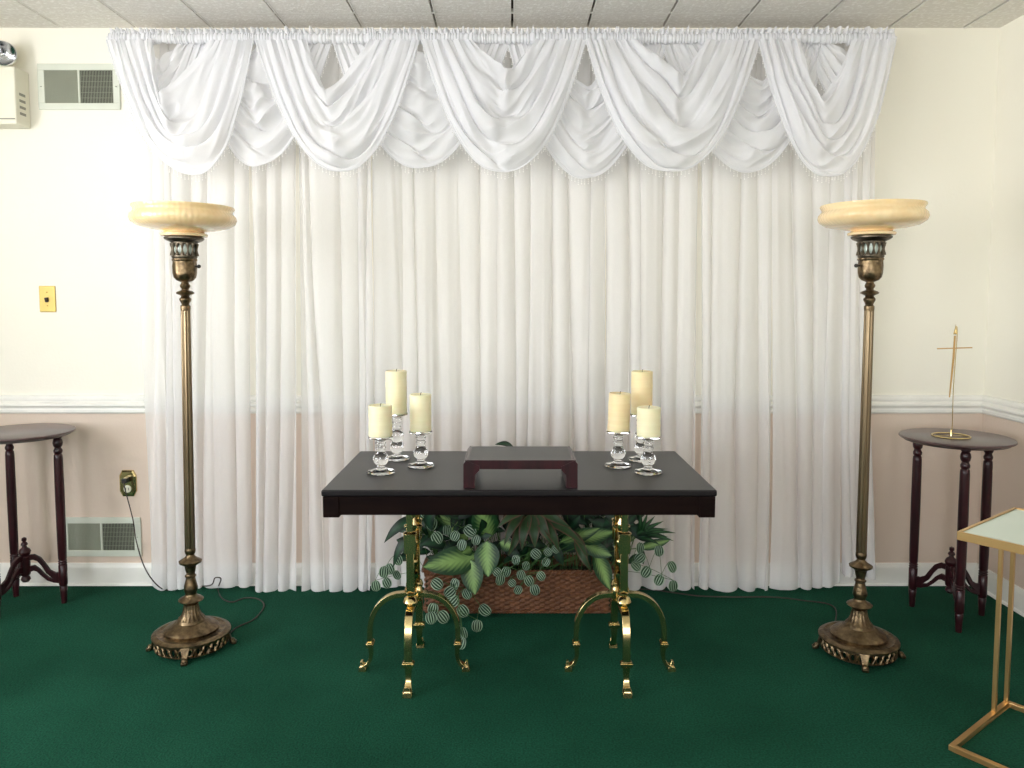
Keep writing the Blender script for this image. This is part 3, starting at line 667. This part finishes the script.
# ------------------------------------------------------------ candlesticks and candles
def stick(kind, P, label):
    r = thing('glass_candlestick', label, 'candle holder', P, 0, 'clear glass candlesticks on the dark table')
    b = MB()
    if kind == 'short':
        z1 = .124
        prof = [(0, .0008), (.044, .0008), (.047, .004), (.043, .010), (.024, .014), (.014, .018), (.0135, .026), (.020, .031), (.0245, .040), (.0255, .049), (.023, .059), (.0165, .067), (.0155, .070), (.0155, .082), (.018, .084), (.018, .087), (.0155, .089), (.0155, .098), (.018, .100), (.018, .103), (.0155, .105), (.0160, .112), (.034, .117), (.040, .119), (.040, .124), (0, .124)]
    else:
        z1 = .168
        prof = [(0, .0008), (.044, .0008), (.047, .004), (.043, .010), (.024, .014), (.014, .018), (.0135, .024), (.020, .029), (.0245, .038), (.0255, .047), (.023, .057), (.0165, .065), (.020, .070), (.0240, .079), (.0250, .088), (.0225, .098), (.0165, .106), (.0155, .110), (.0155, .124), (.018, .126), (.018, .129), (.0155, .131), (.0155, .142), (.018, .144), (.018, .147), (.0155, .149), (.016, .156), (.034, .161), (.040, .163), (.040, .168), (0, .168)]
    b.lathe(prof, 40); b.build('holder', M['glass'], r, angle=60)
    return r, z1
def candle(P, rad, h, label, m, tilt=0):
    r = thing('pillar_candle', label, 'candle', P, 0, 'ivory pillar candles'); r.rotation_euler = (0, tilt, 0)
    b = MB(); prof = [(0, 0), (rad-.001, 0), (rad, .002)]
    for k in range(1, 9): prof += [(rad*(1+.012*math.sin(k*2.3)), h*k/9)]
    prof += [(rad, h-.002), (rad-.003, h), (rad-.008, h-.003), (0, h-.006)]
    b.lathe(prof, 40); b.build('wax', M[m], r)
    b = MB(); b.tube([(0, 0, h-.007), (.001, 0, h+.002), (.003, 0, h+.006)], .0012, 5); b.build('wick', M['wick'], r)
CS = [((381, 473), 'short', 405, .041, 'candle', 'front left glass candlestick, shortest stem of the left three, one ball', 'short ivory pillar candle at the front left of the left group', 0),
      ((397, 459.5), 'tall', 370.5, .040, 'candle', 'tall two-ball glass candlestick at the back of the left group', 'tallest ivory pillar candle of the left group, at its back', 0),
      ((421, 466.5), 'short', 394, .039, 'candle', 'glass candlestick at the right of the left group, one ball', 'medium ivory pillar candle at the right of the left group', 0),
      ((618, 466.5), 'short', 393, .040, 'candle2', 'glass candlestick just right of the riser, left of the right group', 'medium honey ivory pillar candle at the left of the right group, slightly tilted', .03),
      ((641, 460.5), 'tall', 371, .040, 'candle2', 'tall two-ball glass candlestick at the back of the right group, half hidden', 'tallest honey ivory pillar candle of the right group, at its back', 0),
      ((648, 473), 'short', 407, .041, 'candle', 'glass candlestick at the front right of the right group, one ball', 'short ivory pillar candle at the front right of the right group', 0)]
for uv, kind, vt, rad, m, l1, l2, tl in CS:
    P = az(*uv, TZ); rad -= .0022; rr, z1 = stick(kind, P, l1); h = ay(uv[0], vt, P.y).z-TZ-z1
    candle(P+Vector((0, 0, z1)), rad, h, l2, m, tl)
# ------------------------------------------------------------ basket and plants
BX0, BX1, BY0, BY1, BH = -.362, .415, 3.10, 3.285, .185
r = thing('wicker_basket', 'brown wicker basket of plants on the carpet behind the brass pedestals', 'basket', ((BX0+BX1)/2, (BY0+BY1)/2, 0))
w, d_ = (BX1-BX0)/2, (BY1-BY0)/2; rc = .03
def loop(w, d_, rc, n_per=.0035):
    pts = []; segs = [((-w+rc, -d_), (w-rc, -d_)), ((w, -d_+rc), (w, d_-rc)), ((w-rc, d_), (-w+rc, d_)), ((-w, d_-rc), (-w, -d_+rc))]
    cs = [((w-rc, -d_+rc), -PI/2), ((w-rc, d_-rc), 0), ((-w+rc, d_-rc), PI/2), ((-w+rc, -d_+rc), PI)]
    for (a, bb), (c, an) in zip(segs, cs):
        L = math.dist(a, bb); n = max(2, int(L/n_per))
        for k in range(n): pts.append((a[0]+(bb[0]-a[0])*k/n, a[1]+(bb[1]-a[1])*k/n))
        for k in range(8): t = an+PI/2*k/8; pts.append((c[0]+rc*math.cos(t), c[1]+rc*math.sin(t)))
    return pts
lp = loop(w, d_, rc); n = len(lp); rows = []; RW = 16
s = [0]
for k in range(1, n): s.append(s[-1]+math.dist(lp[k], lp[k-1]))
tot = s[-1]+math.dist(lp[-1], lp[0]); NC = 2*round(tot/.021/2)
for i in range(RW*5+1):
    z = .004+(BH-.02)*i/(RW*5); row_i = i//5; ph = (i % 5)/5; tz = abs(math.sin(PI*i/5))
    tp = 1+.0*z; row = []
    for k in range(n):
        x, y = lp[k]; nx, ny = (lp[(k+1) % n][1]-lp[k-1][1], -(lp[(k+1) % n][0]-lp[k-1][0])); l = math.hypot(nx, ny)
        c = math.cos(PI*s[k]/tot*NC+PI*row_i)
        off = .0058*max(-.55, min(.55, c*1.6))*tz**.6+.0015*tz
        row.append((x+nx/l*off, y+ny/l*off, z))
    rows.append(row)
b = MB(); b.grid(rows, True); b.build('woven_body', M['wicker'], r, angle=180)
def braid(z, ofs, rad):
    b = MB(); lp2 = loop(w+ofs, d_+ofs, rc)
    for st in range(3):
        pts = []
        ss = 0
        for k in range(0, len(lp2), 2):
            x, y = lp2[k]; ss += .007; a = ss*2*PI/.045+st*2*PI/3; nx, ny = (x/abs(w) if abs(x) > w-.01 else 0, y/abs(d_) if abs(y) > d_-.01 else 0)
            pts.append((x+nx*rad*math.cos(a), y+ny*rad*math.cos(a), z+rad*math.sin(a)*.9))
        pts.append(pts[0]); b.tube(pts, rad*.8, 6)
    return b
braid(BH-.012, .004, .007).build('braided_rim', M['wicker'], r); braid(.008, .003, .005).build('braided_foot', M['wicker'], r)
b = MB(); b.box(-w+.006, w-.006, -d_+.006, d_-.006, .002, BH-.05); b.build('filler', M['soil'], r, smooth=False)
PR2 = random.Random(7)
def leaf(b, base, tip, width, facing=(0, -1, .4), fold=.18, sag=.12, shape='oval', wav=0, nseg=10, nw=6):
    base, tip = Vector(base), Vector(tip); d = tip-base; L = d.length; t = d.normalized(); f = Vector(facing)
    f = (f-t*f.dot(t)).normalized(); s = t.cross(f); rows = []; uvs = []
    for i in range(nseg+1):
        q = i/nseg
        if shape == 'oval': w_ = math.sin(PI*min(1, q**.8))**.75
        elif shape == 'round': w_ = math.sqrt(max(0, 1-(2*q-1)**2)) if q > .5 else math.sqrt(max(0, 1-(2*q-1)**2))**.8
        else: w_ = math.sin(PI*q**.7)**.9
        w_ = max(w_, .02)*width/2
        c = base+d*q+f*(L*sag*math.sin(PI*q)); row = []; uvr = []
        for j in range(nw+1):
            a = -1+2*j/nw
            off = -fold*w_*(1-abs(a)) + wav*w_*math.sin(q*16+a*2)*abs(a)
            cup = .10*w_*a*a
            row.append(c+s*(a*w_)+f*(off+cup*-1)); uvr.append((j/nw, q))
        rows.append(row); uvs.append(uvr)
    b.grid(rows, uvs=uvs)
def stemto(b, a, c, r_=.0016, arch=.03):
    a, c = Vector(a), Vector(c); m = (a+c)/2+Vector((0, 0, arch)); b.tube(smooth_path([a, m, c], 4), r_, 5)
def plant(name, label, base, fol, stm, lm, group='green plants in the wicker basket'):
    r = thing(name, label, 'plant', base, 0, group); inv = Matrix.Translation(base).inverted()
    for bb in (fol, stm): bb.v = [tuple(inv @ Vector(p)) for p in bb.v]
    fol.build('foliage', M[lm], r, angle=180); stm.build('stems', M['stem'], r)
TOP = .15
# broad variegated plant
f_, s_ = MB(), MB(); base = Vector((-.13, 3.17, TOP))
for (bu, bv, tu, tv, wp, yb, yt) in ((478, 556, 423, 567, 27, 3.10, 3.03), (471, 560, 475, 595, 23, 3.08, 3.03), (487, 541, 488, 577, 26, 3.09, 3.04), (490, 538, 478, 503, 26, 3.12, 3.08), (468, 540, 440, 515, 20, 3.13, 3.10), (500, 542, 515, 548, 14, 3.1, 3.06),
                                     (596, 553, 610, 590, 17, 3.09, 3.04), (580, 540, 614, 532, 17, 3.10, 3.06), (585, 545, 612, 556, 15, 3.10, 3.05), (560, 542, 600, 528, 14, 3.12, 3.08), (472, 548, 462, 553, 12, 3.1, 3.06), (640, 548, 670, 540, 10, 3.12, 3.1)):
    B1, T1 = ay(bu, bv, yb), ay(tu, tv, yt); leaf(f_, B1, T1, wp/238, facing=(PR2.uniform(-.4, .4), -1, PR2.uniform(.2, .7)), fold=.22, sag=.10, wav=.04)
    stemto(s_, base+Vector((PR2.uniform(-.03, .03) + (.25 if bu > 550 else 0), 0, 0)), B1, .002, .02)
plant('broad_leaf_plant', 'broad leaved plant with pale green centred leaves, hanging over the basket front', base, f_, s_, 'hosta')
# striped trailing plants
def stripes(name, label, base, pts, Y=3.06, wp=(13, 17)):
    f_, s_ = MB(), MB(); base = Vector(base)
    prev = base+Vector((0, 0, .02))
    for q, (u, v) in enumerate(pts):
        yy = Y-PR2.uniform(0, .04); fz = az(u, v, .03)
        if v > 612: yy = min(yy, fz.y)
        c = ay(u, v, yy); sz = PR2.uniform(*wp)*.86/240
        an = PR2.uniform(-.9, .9)-PI/2; dr = Vector((math.cos(an), -.1, math.sin(an)))
        leaf(f_, c-dr*sz*.5, c+dr*sz*.5, sz*.86, facing=(PR2.uniform(-.5, .5), -1, PR2.uniform(.0, .6)), fold=.12, sag=.10, shape='round', nw=10)
        e = c-dr*sz*.5
        stemto(s_, prev, e, .0011, .006); prev = e if q % 5 != 4 else base+Vector((0, 0, .02))
    plant(name, label, base, f_, s_, 'stripe')
stripes('peperomia_plant', 'striped leaf vine trailing left of the basket over the curtain hem', (-.36, 3.13, TOP), [(404, 548), (398, 560), (390, 569), (397, 575), (387, 583), (376, 586), (384, 572)], 3.10, (10, 14))
stripes('peperomia_plant', 'striped leaf vine spilling down the front of the basket to the carpet', (-.25, 3.12, TOP), [(437, 584), (450, 592), (467, 594), (453, 601), (463, 611), (485, 610), (477, 626), (433, 609), (431, 618), (443, 617), (463, 633), (461, 643), (455, 584)], 3.06, (13, 16))
stripes('peperomia_plant', 'striped leaf plant high in the basket beside the left pedestal', (-.20, 3.14, TOP+.05), [(455, 536), (470, 531), (476, 540), (424, 515), (447, 530), (462, 545), (432, 524), (437, 538)], 3.10, (12, 16))
stripes('peperomia_plant', 'dense clump of striped leaves over the basket middle', (.04, 3.13, TOP), [(516, 560), (526, 566), (536, 554), (546, 562), (521, 575), (529, 581), (506, 572), (497, 572), (556, 549), (535, 590), (512, 583), (541, 576), (518, 590), (548, 552), (500, 580)], 3.06, (10, 13))
stripes('peperomia_plant', 'striped leaf sprig to the right of the right pedestal', (.42, 3.14, TOP), [(640, 558), (646, 572), (659, 551), (659, 580), (672, 567), (673, 586), (636, 566), (640, 548)], 3.10, (12, 15))
# bronze edged plant
f_, s_ = MB(), MB(); base = Vector((.06, 3.16, TOP))
for (bu, bv, tu, tv, wp) in ((524, 512, 504, 546, 10), (530, 514, 522, 551, 11), (533, 514, 535, 548, 12), (538, 512, 552, 545, 11), (536, 508, 571, 528, 10), (528, 508, 497, 528, 10), (540, 516, 560, 553, 10), (545, 520, 585, 546, 9), (520, 520, 508, 556, 9), (575, 538, 592, 573, 8), (570, 530, 588, 560, 8)):
    B1, T1 = ay(bu, bv, 3.06), ay(tu, tv, 3.0); leaf(f_, B1, T1, wp/240, facing=(PR2.uniform(-.5, .5), -1, .5), fold=.3, sag=.22, shape='long', wav=.08); stemto(s_, base, B1, .002, .03)
plant('croton_plant', 'bronze edged long leaved plant arching down in the basket centre', base, f_, s_, 'croton')
# slim palm on the right
f_, s_ = MB(), MB(); base = Vector((.40, 3.15, TOP))
for (tu, tv) in ((674, 541), (668, 529), (664, 521), (655, 516), (676, 533), (648, 512), (660, 545), (650, 530), (668, 537), (640, 508)):
    B1, T1 = ay(636+PR2.uniform(-6, 2), 536, 3.13), ay(tu, tv, 3.08); leaf(f_, B1, T1, 5.5/240, facing=(.1, -1, .7), fold=.3, sag=.22, shape='long'); stemto(s_, base, B1, .0015, .02)
plant('palm_plant', 'slim leaved palm frond poking out right of the right pedestal', base, f_, s_, 'palm')
# dark glossy plant with long drooping leaves on the left and tall stems behind the table
f_, s_ = MB(), MB(); base = Vector((-.30, 3.16, TOP))
for (bu, bv, tu, tv, wp) in ((422, 517, 384, 543, 13), (420, 528, 393, 568, 11), (428, 535, 408, 570, 12), (430, 530, 440, 500, 14), (445, 545, 420, 545, 14)):
    B1, T1 = ay(bu, bv, 3.08), ay(tu, tv, 3.04); leaf(f_, B1, T1, wp/240, facing=(-.3, -1, .8), fold=.2, sag=.25, shape='long', wav=.05); stemto(s_, base, B1, .002, .03)
plant('drooping_plant', 'dark glossy plant with long leaves drooping left past the left pedestal', base, f_, s_, 'darkleaf')
f_, s_ = MB(), MB(); base = Vector((.03, 3.2, TOP))
for k in range(330):
    u = PR2.uniform(408, 642); v = PR2.uniform(488, 560) if k > 160 else PR2.uniform(492, 534); yb = PR2.uniform(3.10, 3.26)
    c = ay(u, v, yb); an = PR2.uniform(-PI, PI); L = PR2.uniform(.06, .115); dr = Vector((math.cos(an), PR2.uniform(-.5, .1), math.sin(an)*.8-.2)).normalized()
    leaf(f_, c-dr*L*.5, c+dr*L*.5, L*PR2.uniform(.34, .52), facing=(PR2.uniform(-.7, .7), -1, PR2.uniform(-.2, .9)), fold=.2, sag=.12, wav=.05, nseg=6, nw=4)
    if k % 2 == 0: stemto(s_, base+Vector(((u-515)/280, 0, 0)), c-dr*L*.5, .0014, .01)
B1, T1 = ay(515, 449, 3.13), ay(495, 444.5, 3.1); leaf(f_, B1, T1, .035, facing=(0, -.6, 1), sag=.2); stemto(s_, base, B1, .002, .0)
B1, T1 = ay(492, 470, 3.15), ay(508, 450, 3.12); leaf(f_, B1, T1, .03, facing=(0, -.6, 1), sag=.2)
plant('bushy_plant', 'dense dark green bushy plant filling the basket under the table', base, f_, s_, 'darkleaf')
# ------------------------------------------------------------ world, camera
w_ = bpy.data.worlds.new('daylight'); bpy.context.scene.world = w_; w_.use_nodes = True; nt = w_.node_tree; bg = nt.nodes['Background']
tc = nt.nodes.new('ShaderNodeTexCoord'); sp = nt.nodes.new('ShaderNodeSeparateXYZ'); rp = nt.nodes.new('ShaderNodeValToRGB')
nt.links.new(tc.outputs['Generated'], sp.inputs[0]); nt.links.new(sp.outputs[2], rp.inputs[0])
rp.color_ramp.elements[0].position = .0; rp.color_ramp.elements[0].color = (1.20, 1.19, 1.20, 1)
rp.color_ramp.elements[1].position = .12; rp.color_ramp.elements[1].color = (.78, .82, .88, 1)
nt.links.new(rp.outputs[0], bg.inputs[0]); bg.inputs[1].default_value = 13.0
cam = bpy.data.cameras.new('camera'); co = bpy.data.objects.new('camera', cam); C.objects.link(co); bpy.context.scene.camera = co
cam.sensor_width = 36; cam.lens = 36*F/1024; cam.shift_y = -(384-CY)/1024; cam.shift_x = 0; cam.clip_start = .05
co.location = (0, 0, H); co.rotation_euler = (PI/2-PITCH, 0, 0)
sc = bpy.context.scene
sc.view_settings.view_transform = 'Standard'; sc.view_settings.look = 'None'; sc.view_settings.gamma = 1; sc.view_settings.use_curve_mapping = False
sc.view_settings.exposure = 0.08
sc.cycles.transparent_max_bounces = 24; sc.cycles.max_bounces = 12; sc.cycles.diffuse_bounces = 6; sc.cycles.transmission_bounces = 10
